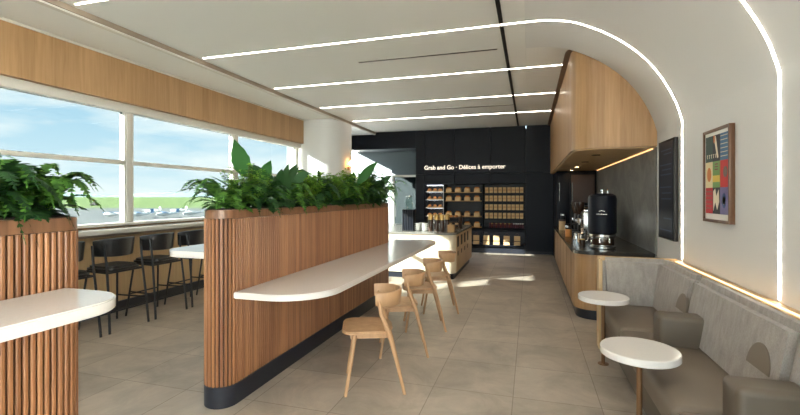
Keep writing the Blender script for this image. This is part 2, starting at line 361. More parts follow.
# ------------------------------------------------------------------ slatted planters
def stadium(y0, y1, r, cx, n=16):
    pts = []
    for k in range(n+1): a = PI+k/n*PI; pts.append((cx+r*math.cos(a), y0+r+r*math.sin(a)))
    for k in range(n+1): a = k/n*PI; pts.append((cx+r*math.cos(a), y1-r+r*math.sin(a)))
    return pts
def slat_bm(y0, y1, r, cx, z0, z1, pitch=.0275, w=.0185, d=.011):
    bm = bmesh.new(); st = (y1-y0)-2*r; per = 2*st+2*PI*r; n = round(per/pitch)
    for i in range(n):
        s = i/n*per
        if s < st: p = (cx+r, y0+r+s); nr = (1, 0)
        elif s < st+PI*r: a = (s-st)/r; p = (cx+r*math.cos(a), y1-r+r*math.sin(a)); nr = (math.cos(a), math.sin(a))
        elif s < 2*st+PI*r: p = (cx-r, y1-r-(s-st-PI*r)); nr = (-1, 0)
        else: a = PI+(s-2*st-PI*r)/r; p = (cx+r*math.cos(a), y0+r+r*math.sin(a)); nr = (math.cos(a), math.sin(a))
        tx, ty = -nr[1], nr[0]; q = []
        for u, v in ((-w/2, -.004), (-w/2, d*.6), (-w*.3, d), (w*.3, d), (w/2, d*.6), (w/2, -.004)):
            q.append((p[0]+tx*u+nr[0]*v, p[1]+ty*u+nr[1]*v))
        a = [bm.verts.new((x, y, z0)) for x, y in q]; b = [bm.verts.new((x, y, z1)) for x, y in q]
        for k in range(6): bm.faces.new((a[k], a[(k+1) % 6], b[(k+1) % 6], b[k]))
        bm.faces.new(a); bm.faces.new(b)
    return bm
def planter(y0, y1, label):
    t = thing('planter_divider', label, 'planter', (-2.125, (y0+y1)/2, 0), 0, 'slatted planter dividers'); L0 = (y1-y0)/2
    P('skirting', 'kick', stadium(-L0, L0, .125, 0), 0, .15, .004, t)
    P('core', 'slatback', stadium(-L0+.012, L0-.012, .113, 0), .15, 1.322, 0, t)
    link_mesh('slat_panel', slat_bm(-L0+.011, L0-.011, .114, 0, .152, 1.322), 'slat', t, False)
    P('cap', 'capw', stadium(-L0+.004, L0-.004, .121, 0), 1.324, 1.385, .004, t)
    P('soil', 'soil', stadium(-L0+.03, L0-.03, .095, 0), 1.386, 1.392, 0, t)
    return t
planter(2.48, 6.14, 'long oak-slatted planter divider in the middle of the room, rounded near end')
planter(-1.5, 1.535, 'oak-slatted planter divider cut by the photo edge, carrying the high counter')
def counter(name, label, pts, z0, z1, extras=()):
    t = thing(name, label, 'counter', (pts[0][0], pts[0][1], 0))
    P('counter_top', 'quartz', [(x-pts[0][0], y-pts[0][1]) for x, y in pts], z0, z1, .006, t)
    for nm, mt, b in extras: B(nm, mt, b[0]-pts[0][0], b[1]-pts[0][0], b[2]-pts[0][1], b[3]-pts[0][1], b[4], b[5], .005, t)
    return t
pts = rrect(-2.06, -1.36, 2.57, 6.6, (.02, .40, .28, .02))
# beyond the planter's far end the top widens over it
pts = [p for p in pts if not (p[0] < -1.9 and p[1] > 6)]+[(-2.2, 6.6), (-2.24, 6.56), (-2.24, 6.16), (-2.02, 6.16)]
counter('dining_counter', 'long white quartz counter wrapping the middle planter, wooden chairs pulled up to it', pts, .757, .802,
        [('power_box', 'whiteplastic', (-1.72, -1.6, 3.98, 4.12, .70, .756)), ('power_box', 'steel', (-1.82, -1.78, 2.85, 2.95, .73, .756)),
         ('bracket', 'steel', (-1.99, -1.45, 3.3, 3.34, .735, .756)), ('bracket', 'steel', (-1.99, -1.45, 4.9, 4.94, .735, .756)), ('bracket', 'steel', (-1.99, -1.45, 5.9, 5.94, .735, .756)), ('bracket', 'steel', (-1.75, -1.45, 6.3, 6.34, .735, .756))])
counter('high_counter', 'white quartz high counter with rounded end cut by the photo edge', rrect(-1.999, -1.58, -1.4, 1.42, (.02, .05, .2, .02)), 1.022, 1.07, [('bracket', 'steel', (-1.99, -1.7, .5, .54, 1.0, 1.021))])
counter('high_counter', 'white high counter on the window side of the middle planter', rrect(-2.72, -2.251, 2.6, 6.0, (.2, .02, .02, .2)), 1.022, 1.07, [('bracket', 'steel', (-2.6, -2.26, 3.5, 3.54, 1.0, 1.021))])

# ------------------------------------------------------------------ plants
ZP = 1.39
def leaf_strip(vs, fs, path, widths, up_bias=Vector((0, 0, 1)), fold=.25):
    """a leaf blade: 3 points across (edges and midrib) along path"""
    n = len(path); base = len(vs)
    for i, p in enumerate(path):
        t = (path[min(i+1, n-1)]-path[max(i-1, 0)]).normalized(); s = t.cross(up_bias)
        s = s.normalized() if s.length > 1e-3 else Vector((1, 0, 0)); u = s.cross(t)
        w = widths[i]
        vs += [tuple(p-s*w+u*w*fold), tuple(p), tuple(p+s*w+u*w*fold)]
    for i in range(n-1):
        a = base+3*i
        fs += [(a, a+1, a+4, a+3), (a+1, a+2, a+5, a+4)]
def arch(az, ln, rise, droop, n, r):
    d = Vector((math.cos(az), math.sin(az), 0)); out = []
    for k in range(n+1):
        s = k/n; out.append(d*(ln*s*(1-.15*s))+Vector((0, 0, rise*math.sin(min(1, s*1.15)*PI*.5)-droop*s*s)))
    return out
def fern(x, y, label, n=18, ln=.42, rise=.28, droop=.3, mat='fern', seed=1, azr=(0, 2*PI), lw=.055):
    r = random.Random(seed); vs = []; fs = []
    t = thing('fern_plant', label, 'plant', (x, y, ZP), 0, 'plants in the planters')
    for i in range(n):
        az = azr[0]+(azr[1]-azr[0])*(i+r.random()*.8)/n; k = r.uniform(.65, 1.1)
        path = arch(az, ln*k, rise*r.uniform(.6, 1.25), droop*r.uniform(.5, 1.2), 22, r)
        off = Vector((r.uniform(-.02, .02), r.uniform(-.04, .04), .0)); path = [p+off for p in path]
        leaf_strip(vs, fs, path, [.0022]*len(path))
        for j in range(3, len(path)):
            s = j/len(path); tt = (path[min(j+1, len(path)-1)]-path[j-1]).normalized(); side = tt.cross(Vector((0, 0, 1))).normalized()
            w = lw*k*math.sin(PI*min(1, .12+.93*s))**.6*(1.0 if s < .8 else (1-s)*5+.12)
            for sg in (-1, 1):
                dirv = (side*sg+tt*.35+Vector((0, 0, r.uniform(-.25, .05)))).normalized(); q = path[j]; b = len(vs); wd = tt*.0085*(.6+w/lw*.6)
                vs.extend([tuple(q-wd), tuple(q+dirv*w*.5-wd*.9), tuple(q+dirv*w), tuple(q+dirv*w*.5+wd*.9), tuple(q+wd)])
                fs.append((b, b+1, b+2, b+3, b+4))
    raw('foliage', vs, fs, mat, t)
    return t
def bushy(x, y, label, n=26, h=.25, spread=.16, mat='bright', seed=2, leaf=.022):
    r = random.Random(seed); vs = []; fs = []; sv = []; sf = []
    t = thing('leafy_plant', label, 'plant', (x, y, ZP), 0, 'plants in the planters')
    for i in range(n):
        az = r.uniform(0, 2*PI); sp = spread*math.sqrt(r.random())*1.3; hh = h*r.uniform(.55, 1.1)*(1-.35*sp/spread/1.3)
        path = [Vector((math.cos(az)*sp*s*.9, math.sin(az)*sp*s*1.3, hh*s)) for s in [k/8 for k in range(9)]]
        leaf_strip(sv, sf, path, [.002]*9)
        for j in range(2, 9):
            for q in range(6):
                a2 = r.uniform(0, 2*PI); dv = Vector((math.cos(a2), math.sin(a2), r.uniform(-.2, .7))).normalized()
                p0 = path[j]+dv*.008; L1 = leaf*r.uniform(.8, 1.6)
                pp = [p0, p0+dv*L1*.45, p0+dv*L1*.8+Vector((0, 0, -.002)), p0+dv*L1*1.2+Vector((0, 0, -.006))]
                leaf_strip(vs, fs, pp, [.001, L1*.33, L1*.26, .0008])
    raw('stem', sv, sf, 'stem', t); raw('foliage', vs, fs, mat, t)
    return t
def broad(x, y, label, leaves, mat='broad', seed=3):
    """leaves: (azimuth, reach, height, blade length, half width, droop)"""
    t = thing('broadleaf_plant', label, 'plant', (x, y, ZP), 0, 'plants in the planters')
    for (az, reach, hz, bl, hw, dr) in leaves:
        d = Vector((math.cos(az), math.sin(az), 0)); top = d*reach*.4+Vector((0, 0, hz*.45))
        T('stem', 'stem', [(0, 0, 0), tuple(top*.55+Vector((0, 0, .03))), tuple(top)], .0045, t, 6)
        end = d*reach+Vector((0, 0, hz)); vs = []; fs = []; n = 14; pth = []; w = []
        for k in range(n+1):
            s = k/n; p = top.lerp(end, s)+Vector((0, 0, dr*math.sin(s*PI)*.5-dr*s*s*.5)); pth.append(p); w.append(max(.001, hw*(math.sin(PI*min(1, s*.97+.02)**.8))*(1+.05*math.sin(k*2.1))))
        view = Vector((.55, -.8, .25)) if hz > reach else Vector((0, 0, 1))
        leaf_strip(vs, fs, pth, w, view, .18)
        o = raw('leaf', vs, fs, mat, t); o.data.polygons.foreach_set('use_smooth', [True]*len(o.data.polygons))
    return t
PX = -2.125
# main planter, near to far
fern(PX, 2.66, 'sword fern arching over the rounded near end of the middle planter', 34, .44, .26, .2, 'fern', 11, lw=.062)
fern(PX+.02, 2.98, 'dark fern drooping over the slats beside the tall upright leaf', 30, .36, .26, .3, 'dark', 12, lw=.055)
broad(PX, 2.97, 'bird-nest plant with one tall upright leaf and one leaf flung sideways', [(3.95, .15, .54, .3, .07, 0), (3.5, .36, .27, .3, .035, .02), (1.2, .16, .40, .2, .05, .02), (2.2, .2, .36, .2, .045, .02)])
bushy(PX, 2.88, 'bright green parsley-like plant at the foot of the tall leaf', 60, .38, .14, 'bright', 21, .02)
broad(PX, 3.3, 'dark glossy broad-leaved plant right of the tall upright leaf', [(R.uniform(0, 6.28), R.uniform(.12, .36), R.uniform(.16, .42), .2, R.uniform(.026, .042), R.uniform(0, .07)) for _ in range(15)], 'dark')
fern(PX+.02, 3.42, 'low dark fern hanging over the cap, second fern from the near end', 32, .40, .3, .28, 'fern', 13, lw=.06)
bushy(PX, 3.72, 'light green bushy plant in the middle planter left of the big dark frond', 90, .36, .19, 'bright', 22, .026)
fern(PX+.03, 3.92, 'dark fern spilling over the slats in the middle of the planter', 30, .42, .32, .3, 'dark', 14, lw=.065)
bushy(PX, 4.28, 'light green bushy plant at the midpoint of the middle planter', 100, .38, .2, 'bright', 23, .026)
broad(PX, 4.15, 'dark plant with long narrow arching leaves at the planter midpoint', [(3.0, .38, .42, .3, .022, .08), (3.6, .44, .36, .3, .024, .1), (.3, .34, .3, .3, .024, .06), (2.2, .28, .42, .3, .022, .06), (4.4, .34, .4, .3, .024, .1)], 'dark')
fern(PX+.03, 4.55, 'green fern leaning out beyond the planter midpoint', 30, .42, .34, .3, 'fern', 15, lw=.065)
broad(PX, 4.72, 'plant with a large slanted paddle leaf near the amber wall lamp', [(.35, .4, .52, .3, .055, .02), (2.6, .24, .36, .2, .05, .02), (-.5, .3, .26, .2, .045, .03), (1.3, .2, .4, .2, .055, 0)])
bushy(PX, 4.98, 'light green bushy plant right of the slanted paddle leaf', 100, .44, .2, 'bright', 24, .028)
fern(PX+.03, 5.25, 'dark fern over the far part of the middle planter', 30, .42, .34, .3, 'dark', 16, lw=.065)
bushy(PX, 5.55, 'mid green bushy plant toward the far end of the middle planter', 90, .46, .2, 'fern', 25, .034)
broad(PX, 5.5, 'dark broad-leaved plant near the far end of the middle planter', [(R.uniform(0, 6.28), R.uniform(.12, .36), R.uniform(.2, .46), .2, R.uniform(.03, .045), R.uniform(0, .07)) for _ in range(12)], 'dark')
fern(PX+.02, 5.95, 'green fern at the far end of the middle planter, fronds reaching right', 32, .46, .38, .34, 'fern', 17, lw=.065)
for k_, y_ in enumerate((2.72, 3.1, 3.5, 3.9, 4.3, 4.7, 5.1, 5.5, 5.9)):
    fern(PX+(.03 if k_ % 2 else -.03), y_, 'low spreading fern filling the soil of the middle planter, %s from its near end' % ORD[k_], 30, .27, .09, .1, 'dark' if k_ % 3 else 'fern', 60+k_, lw=.06)
# left planter
for k_, y_ in enumerate((1.3, 1.0)):
    fern(PX, y_, 'low spreading fern filling the soil of the cut-off planter, %s from its rounded end' % ORD[k_], 30, .24, .09, .1, 'dark', 80+k_, lw=.06)
fern(PX+.02, 1.36, 'fern on the cut-off planter with one bright frond tip against the window', 34, .30, .27, .2, 'fern', 31, lw=.05)
bushy(PX, 1.24, 'dense dark leafy plant on the cut-off planter', 110, .24, .12, 'fern', 32, .024)
fern(PX+.02, 1.14, 'dark fern hanging over the edge of the cut-off planter', 34, .34, .3, .32, 'dark', 33)
fern(PX+.02, .86, 'second dark fern farther along the cut-off planter', 20, .34, .3, .3, 'dark', 35)
bushy(PX, 1.41, 'small yellow-green plant at the right of the cut-off planter greenery', 26, .24, .05, 'bright', 34, .018)

# ------------------------------------------------------------------ wooden chairs (front faces -x)
def arc_band(bm, r, th, a0, a1, zf, n=28, cx=0, cy=0):
    rows = []
    for k in range(n+1):
        s = k/n; a = a0+(a1-a0)*s; z0, z1 = zf(s); t2 = th*(.55+.45*math.sin(PI*s)); c, sn = math.cos(a), math.sin(a); tilt = .016
        q = []
        for rr, z in ((r-t2/2, z0+.006), (r-t2/4, z0), (r+t2/4, z0), (r+t2/2, z0+.006), (r+t2/2+tilt, z1-.006), (r+t2/4+tilt, z1), (r-t2/4+tilt, z1), (r-t2/2+tilt, z1-.006)):
            q.append(bm.verts.new((cx+rr*c, cy+rr*sn, z)))
        rows.append(q)
    for i in range(n):
        for k in range(8): bm.faces.new((rows[i][k], rows[i][(k+1) % 8], rows[i+1][(k+1) % 8], rows[i+1][k]))
    bm.faces.new(rows[0]); bm.faces.new(rows[-1])
def make_chair():
    t = thing('dining_chair', 'x', 'chair', (0, 0, 0), 0, 'wooden chairs along the dining counter')
    bm = bmesh.new(); prism(bm, rrect(-.235, .155, -.205, .205, (.09, .15, .15, .09)), .445, .470, .008, 3)
    link_mesh('seat', bm, 'chair', t)
    bm = bmesh.new(); box(bm, -.16, .13, -.165, -.145, .41, .445); box(bm, -.16, .13, .145, .165, .41, .445); box(bm, -.17, -.15, -.165, .165, .41, .445); box(bm, .12, .14, -.165, .165, .41, .445)
    link_mesh('seat_frame', bm, 'chair', t)
    for s in (-1, 1):
        T('leg', 'chair', [(-.205, s*.215, 0), (-.165, s*.19, .24), (-.135, s*.165, .445)], [.0115, .015, .018], t, 12)
        T('leg', 'chair', [(.235, s*.215, 0), (.175, s*.205, .25), (.12, s*.194, .45), (.06, s*.178, .60), (.045, s*.174, .70)], [.0115, .015, .018, .017, .012], t, 12)
    bm = bmesh.new()
    arc_band(bm, .172, .023, -PI*.53, PI*.53, lambda s: (.655-.022*math.sin(PI*s), .75+.01*math.sin(PI*s)), cx=.035)
    link_mesh('backrest', bm, 'chair', t, angle=50)
    return t
ch0 = make_chair()
bpy.context.view_layer.update()
for i, (x, y, rz, lb) in enumerate(((-1.195, 3.2, .38, 'nearest light wood chair with curved backrest, its whole seat visible at the dining counter'),
                                    (-1.19, 3.98, .34, 'second light wood chair from the camera at the dining counter'),
                                    (-1.17, 4.77, .32, 'third light wood chair from the camera at the dining counter'),
                                    (-1.15, 5.53, .30, 'farthest light wood chair at the dining counter, nearest the service island'))):
    c = ch0 if i == 0 else copy_tree(ch0)
    c.location = (x, y, 0); c.rotation_euler = (0, 0, rz); c['label'] = lb

# ------------------------------------------------------------------ bar stools (front faces -x, to the window)
def make_stool():
    t = thing('bar_stool', 'x', 'stool', (0, 0, 0), 0, 'black stools at the window ledge')
    bm = bmesh.new(); prism(bm, rrect(-.21, .2, -.205, .205, .1), .64, .71, .025, 3); link_mesh('seat', bm, 'leather', t)
    bm = bmesh.new(); arc_band(bm, .215, .045, -PI*.42, PI*.42, lambda s: (.81+.01*(1-math.sin(PI*s)), 1.02-.03*(1-math.sin(PI*s)**.6)), cx=-.075); 
    for v in bm.verts: v.co.y *= 1.02
    link_mesh('backrest', bm, 'leather', t, angle=50)
    for s in (-1, 1):
        T('leg', 'black', [(.24, s*.245, 0), (.205, s*.232, .40), (.17, s*.222, .70), (.14, s*.228, .96)], .0125, t, 8)
        T('leg', 'black', [(-.235, s*.235, 0), (-.165, s*.18, .66)], .0115, t, 8)
    bm = bmesh.new()
    for s in (-1, 1): tube(bm, [(-.203, s*.21, .30), (.214, s*.235, .30)], .009, 8)
    tube(bm, [(-.205, -.213, .27), (-.205, .213, .27)], .009, 8); tube(bm, [(.217, -.238, .24), (.217, .238, .24)], .009, 8)
    link_mesh('footrest', bm, 'black', t)
    bm = bmesh.new()
    for s in (-1, 1): tube(bm, [(-.165, s*.18, .645), (.178, s*.224, .645)], .01, 8)
    tube(bm, [(-.165, -.18, .645), (-.165, .18, .645)], .01, 8); tube(bm, [(.178, -.224, .645), (.178, .224, .645)], .01, 8); link_mesh('seat_frame', bm, 'black', t)
    return t
st0 = make_stool()
bpy.context.view_layer.update()
labs = ['black leather stool mostly hidden by the cut-off planter, at the window ledge', 'black leather bar stool at the window ledge, just right of the cut-off planter', 'black leather bar stool in the middle of the gap between the planters',
        'black leather bar stool partly hidden by the white high counter end', 'black leather bar stool behind the near end of the middle planter']
for i in range(5):
    c = st0 if i == 0 else copy_tree(st0)
    c.location = (-4.555, 3.17+.59*i, 0); c['label'] = labs[i]

# ------------------------------------------------------------------ oak bulkhead and coffee counter
t = thing('oak_bulkhead', 'curved oak-clad bulkhead hanging over the coffee counter', 'bulkhead', (.9, 8, 2.05))
def lp(pts): return [(x-.9, y-8) for x, y in pts]
P('cladding', 'oak', lp(rrect(.49, 1.378, 5.502, 11.49, (.30, 0, 0, 0), 16)), 0, H-2.05-.001, 0, t)
P('top_reveal', 'frame', lp(rrect(.425, 1.0, 5.51, 11.49, (.34, 0, 0, 0), 16)), 1.225, 1.2495, 0, t)
P('underside', 'oakside', lp(rrect(.52, 1.376, 5.54, 11.49, (.27, 0, 0, 0), 16)), -.012, -.001, 0, t)
for i, (x, y) in enumerate(((.85, 6.3), (.85, 7.5), (.85, 8.7), (.85, 9.8))):
    d = thing('downlight', 'small recessed downlight under the oak bulkhead, %s from the camera' % ORD[i], 'light', (x, y, 2.038), 0, 'downlights under the bulkhead')
    L('housing', 'bezel', [(.055, 0), (.055, -.006), (.04, -.006), (.04, 0)], d, 20); L('lens', 'downlight' if i > 1 else 'bezel', [(.038, -.001), (.038, -.004)], d, 20)
tag(B('cove_light', 'covedim', 1.352, 1.361, 5.6, 9.9, 2.026, 2.036), 'thin warm light strip where the bulkhead meets the stone splashback', 'light')
struct(B('trim_8', 'stone', 1.362, 1.3795, 5.503, 10.0, .80, 2.04))
t = thing('coffee_counter', 'oak coffee counter with dark top and rounded end under the bulkhead', 'counter', (.9, 8, 0))
P('plinth', 'kick', lp(rrect(.55, 1.36, 5.6, 9.98, (.2, 0, 0, 0), 16)), 0, .125, 0, t)
P('body', 'oak', lp(rrect(.52, 1.36, 5.55, 9.98, (.22, 0, 0, 0), 16)), .125, .79, 0, t)
P('worktop', 'darkstone', lp(rrect(.495, 1.361, 5.505, 9.98, (.24, 0, 0, 0), 16)), .79, .83, .004, t)
for k in range(6): B('door_seam', 'slatback', -.382, -.379, -1.9+k*.7, -1.894+k*.7, .14, .78, 0, t)
WZ = .83
def brewer(x, y):
    t = thing('coffee_brewer', 'large matte black drum coffee brewer on a steel base', 'coffee machine', (x, y, WZ))
    L('drum', 'navy', [(.02, .185), (.15, .185), (.165, .2), (.165, .62), (.155, .66), (.12, .685), (.02, .69)], t, 40)
    L('base', 'steel', [(.14, 0), (.155, .01), (.155, .03), (.135, .04), (.135, .13), (.155, .15), (.155, .18), (.02, .184)], t, 32)
    L('window_band', 'amber', [(.1355, .05), (.1375, .055), (.1375, .12), (.1355, .125)], t, 32)
    for a in (-2.6, -1.9, -1.2): T('spout', 'chrome', [(.11*math.cos(a), .11*math.sin(a), .14), (.16*math.cos(a), .16*math.sin(a), .13), (.165*math.cos(a), .165*math.sin(a), .08)], .012, t, 8)
    L('lid_knob', 'chrome', [(.012, .69), (.012, .71), (.022, .72), (.022, .735), (.002, .74)], t, 16)
    L('valve', 'chrome', [(.008, .69), (.008, .72), (.014, .725), (.002, .74)], t, 12, (.06, -.02, 0))
    # badge: a small cup-shaped emblem on the drum
    bm = bmesh.new()
    for k in range(14):
        a = -1.75+.34*(k/13-.5)*2; box(bm, .167*math.cos(a)-.003, .167*math.cos(a)+.003, .167*math.sin(a)-.003, .167*math.sin(a)+.003, .43, .437)
        if 2 < k < 11: box(bm, .167*math.cos(a)-.003, .167*math.cos(a)+.003, .167*math.sin(a)-.003, .167*math.sin(a)+.003, .46+.012*math.sin((k-2)/9*PI), .466+.012*math.sin((k-2)/9*PI))
    link_mesh('badge', bm, 'steel', t)
brewer(.87, 5.92)
def espresso(x, y):
    t = thing('espresso_machine', 'grey steel espresso machine standing behind the black drum brewer', 'coffee machine', (x, y, WZ))
    B('body', 'steel', -.18, .18, -.2, .2, .05, .42, .02, t); B('tray', 'bezel', -.26, -.18, -.18, .18, .03, .07, .005, t); B('cup_rack', 'chrome', -.17, .17, -.19, .19, .425, .445, .004, t)
    for s in (-.1, .1): L('group_head', 'chrome', [(.03, .22), (.035, .25), (.035, .3), (.01, .31)], t, 16, (-.215, s, 0)); T('handle', 'black', [(-.22, s, .235), (-.33, s, .22)], .012, t, 8)
    for sx in (-1, 1):
        for sy in (-1, 1): L('foot', 'black', [(.02, 0), (.02, .05)], t, 10, (sx*.14, sy*.16, 0))
espresso(.95, 7.2)
def grinder(x, y, lb):
    t = thing('coffee_grinder', lb, 'grinder', (x, y, WZ), 0, 'grinders on the coffee counter')
    B('base', 'black', -.09, .07, -.07, .07, 0, .05, .01, t); B('body', 'black', -.01, .07, -.06, .06, .05, .34, .02, t); B('spout', 'steel', -.05, 0, -.03, .03, .2, .26, .008, t)
    L('hopper', 'amber', [(.03, .34), (.07, .42), (.08, .52), (.08, .55), (.01, .555)], t, 20, (.02, 0, 0))
grinder(.8, 8.0, 'black coffee grinder with dark hopper behind the espresso machine')
grinder(.78, 8.45, 'black coffee grinder farthest along the coffee counter')
def kettle(x, y, lb, r=.05, h=.14):
    t = thing('milk_jug', lb, 'jug', (x, y, WZ), 0, 'small metal jugs on the coffee counter')
    L('jug_body', 'chrome', [(r, 0), (r*1.05, h*.3), (r*.8, h*.8), (r*.9, h), (r*.8, h), (.01, h*.9)], t, 20)
    T('handle', 'chrome', [(r*.9, 0, h*.85), (r*1.7, 0, h*.75), (r*1.6, 0, h*.3), (r, 0, h*.2)], .006, t, 8)
kettle(.68, 6.45, 'steel milk jug beside the drum brewer'); kettle(.66, 6.9, 'small steel milk jug second from the brewer', .04, .11); kettle(.74, 6.7, 'tall steel jug between the two milk jugs', .045, .19)
def canister(x, y, r, h, mat, lid, lb):
    t = thing('canister', lb, 'canister', (x, y, WZ), 0, 'canisters on the coffee counter')
    L('canister_body', mat, [(r, 0), (r, h*.85), (r*.98, h*.86)], t, 20); L('lid', lid, [(r*1.03, h*.86), (r*1.03, h), (.01, h)], t, 20)
canister(.66, 6.15, .035, .09, 'amber', 'gold', 'amber jar with a gold lid in front of the steel jugs'); canister(.6, 7.5, .05, .14, 'crust', 'bezel', 'orange canister with black lid near the grinders')
canister(.62, 7.9, .045, .18, 'steel', 'bezel', 'steel canister with black lid beside the grinders'); canister(.6, 8.9, .06, .2, 'kraft', 'darkwood', 'kraft-coloured canister at the far end of the coffee counter')
canister(.64, 9.3, .05, .3, 'bezel', 'steel', 'tall black canister at the far end of the coffee counter')
# tall dark cabinets at the end of the coffee counter
t = thing('tall_cabinet', 'tall black cabinet with silver bar handles at the end of the coffee counter', 'cabinet', (.98, 10.7, 0))
B('cabinet_body', 'navy', -.42, .38, -.68, .78, .0, 2.03, .003, t)
for a, b in ((-.415, -.16), (-.155, .37)):
    d = B('door', 'navy', a, b, -.705, -.681, .12, 2.02, .002, t)
    T('handle', 'steel', [(a+.05, -.73, 1.38), (a+.05, -.73, 1.78)], .009, d, 8)
B('glass_front', 'darkwood', -.12, .34, -.712, -.706, 1.35, 1.95, 0, t)
t = thing('counter_oven', 'black speed oven on the coffee counter before the tall cabinet', 'oven', (1.05, 9.5, WZ)); B('oven_body', 'bezel', -.25, .28, -.25, .25, 0, .46, .01, t); B('oven_door', 'screen', -.2, .2, -.262, -.251, .06, .4, .003, t); T('handle', 'steel', [(-.18, -.28, .42), (.18, -.28, .42)], .009, t, 8)

# ------------------------------------------------------------------ banquette
t = thing('banquette', 'grey upholstered corner banquette along the white wall', 'bench', (1.0, 3, 0)); o = (1.0, 3.0)
def bb(name, mat, x0, x1, y0, y1, z0, z1, bev, seg=3): return B(name, mat, x0-1, x1-1, y0-3, y1-3, z0, z1, bev, t, seg)
def P2(name, mat, pts, z0, z1, bev): return P(name, mat, [(x-1, y-3) for x, y in pts], z0, z1, bev, t)
bb('plinth', 'kick', .76, 1.37, -.6, 4.6, 0, .1, 0)
bb('front_panel', 'vinyl2', .70, 1.36, -.6, 4.62, .1, .30, .01)
seatp = []
bb('seat_cushion', 'vinyl', .665, 1.30, 3.72, 4.66, .29, .45, .045, 4)
bb('seat_cushion', 'vinyl', .665, 1.30, 2.40, 3.71, .29, .45, .045, 4)
bb('seat_cushion', 'vinyl', .665, 1.30, -.6, 2.39, .29, .45, .045, 4)
def cushion(y0, y1, top=.885):
    bm = bmesh.new(); box(bm, 0, 1, y0-3, y1-3, 0, 1)
    for v in bm.verts:
        z = v.co.z; v.co.z = .42 if z < .5 else top
        v.co.x = ((1.085 if v.co.x < .5 else 1.275) if z < .5 else (1.165 if v.co.x < .5 else 1.28))-1
    bmesh.ops.bevel(bm, geom=list(bm.edges), offset=.04, segments=4, affect='EDGES'); link_mesh('back_cushion', bm, 'fabric', t)
cushion(3.715, 4.62); cushion(2.41, 3.705); cushion(.9, 2.40); cushion(-.6, .89)
bm = bmesh.new(); box(bm, .672-1, 1.25-1, 0, 1, .42, .885)
for v in bm.verts: v.co.y = ((4.50 if v.co.z < .6 else 4.58) if v.co.y < .5 else 4.665)-3
bmesh.ops.bevel(bm, geom=list(bm.edges), offset=.035, segments=4, affect='EDGES'); link_mesh('back_cushion', bm, 'fabric', t)
bb('end_panel', 'oakside', .645, 1.34, 4.668, 4.70, 0, .885, .003); bb('side_post', 'oakside', .64, .672, 4.55, 4.70, 0, .87, .004)
bb('wall_ledge', 'oakside', 1.285, 1.378, -.6, 4.70, .60, .87, .004)
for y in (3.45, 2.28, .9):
    bm = bmesh.new(); box(bm, .855-1, 1.15-1, y-.09-3, y+.09-3, .40, .655, .035, 4); link_mesh('armrest', bm, 'vinyl2', t)
    bm = bmesh.new()   # dark half-disc standing in for the armrest's shade on the cushion
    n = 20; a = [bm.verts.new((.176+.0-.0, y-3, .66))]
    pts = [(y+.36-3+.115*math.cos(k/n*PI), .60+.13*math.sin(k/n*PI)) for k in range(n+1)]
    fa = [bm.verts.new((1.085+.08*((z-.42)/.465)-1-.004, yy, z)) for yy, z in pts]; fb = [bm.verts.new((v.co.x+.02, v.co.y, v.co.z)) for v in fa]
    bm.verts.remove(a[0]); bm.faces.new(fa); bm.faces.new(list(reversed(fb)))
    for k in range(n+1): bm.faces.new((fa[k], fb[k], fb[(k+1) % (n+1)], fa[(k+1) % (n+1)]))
    link_mesh('arm_shade_patch', bm, 'vinyl', t)
tag(B('cove_light', 'coveled', 1.30, 1.32, 0.0, 4.6, .8705, .8745), 'hidden warm light strip on the ledge behind the banquette cushions', 'light')
def side_table(x, y, lb):
    t = thing('side_table', lb, 'table', (x, y, 0), 0, 'round side tables at the banquette')
    L('table_top', 'quartz', [(.02, .562), (.203, .562), (.208, .567), (.208, .599), (.203, .604), (.02, .604)], t, 56)
    T('pole', 'bronze', [(0, 0, .006), (0, 0, .558)], .016, t, 16); L('base_plate', 'bronze', [(.045, 0), (.045, .006), (.01, .008)], t, 24); L('mount_plate', 'bronze', [(.07, .552), (.07, .5595)], t, 24)
side_table(.62, 4.16, 'round white side table with bronze pole, farther one by the bench corner'); side_table(.605, 2.78, 'round white side table with bronze pole, nearer and larger in view')

# ------------------------------------------------------------------ screen and artwork on the right wall
t = thing('wall_screen', 'portrait black display screen on the white wall before the splashback', 'screen', (1.35, 5.03, 1.55))
B('bezel', 'bezel', -.012, .028, -.262, .262, -.51, .51, .006, t); B('display', 'screen', -.016, -.0125, -.24, .24, -.485, .485, 0, t)
dimtext = plain('dim_blue_text', (50, 66, 96), .4)
for k, (z, w) in enumerate(((.4, .4), (.36, .3), (.25, .45), (.2, .36), (.15, .42), (.02, .45), (-.04, .38), (-.1, .4), (-.3, .3), (-.42, .44))):
    B('menu_line', dimtext, -.0175, -.0162, -.2, -.2+w*.85, z, z+.012, 0, t)
t = thing('framed_artwork', 'walnut-framed colourful collage of nine squares on the white wall', 'picture', (1.367, 3.813, 1.64))
Wd, Hd = .243, .358
bm = bmesh.new(); box(bm, -.024, .012, -Wd, -Wd+.022, -Hd, Hd, .002); box(bm, -.024, .012, Wd-.022, Wd, -Hd, Hd, .002); box(bm, -.024, .012, -Wd+.022, Wd-.022, -Hd, -Hd+.022, .002); box(bm, -.024, .012, -Wd+.022, Wd-.022, Hd-.022, Hd, .002)
link_mesh('picture_frame', bm, 'frame', t); B('mat_board', 'paper', -.012, .01, -Wd+.02, Wd-.02, -Hd+.02, Hd-.02, 0, t)
cols = [[(38, 66, 58), (30, 34, 40), (70, 110, 146)], [(222, 208, 160), (110, 150, 80), (196, 46, 36)], [(186, 40, 44), (34, 34, 36), (112, 104, 150)]]
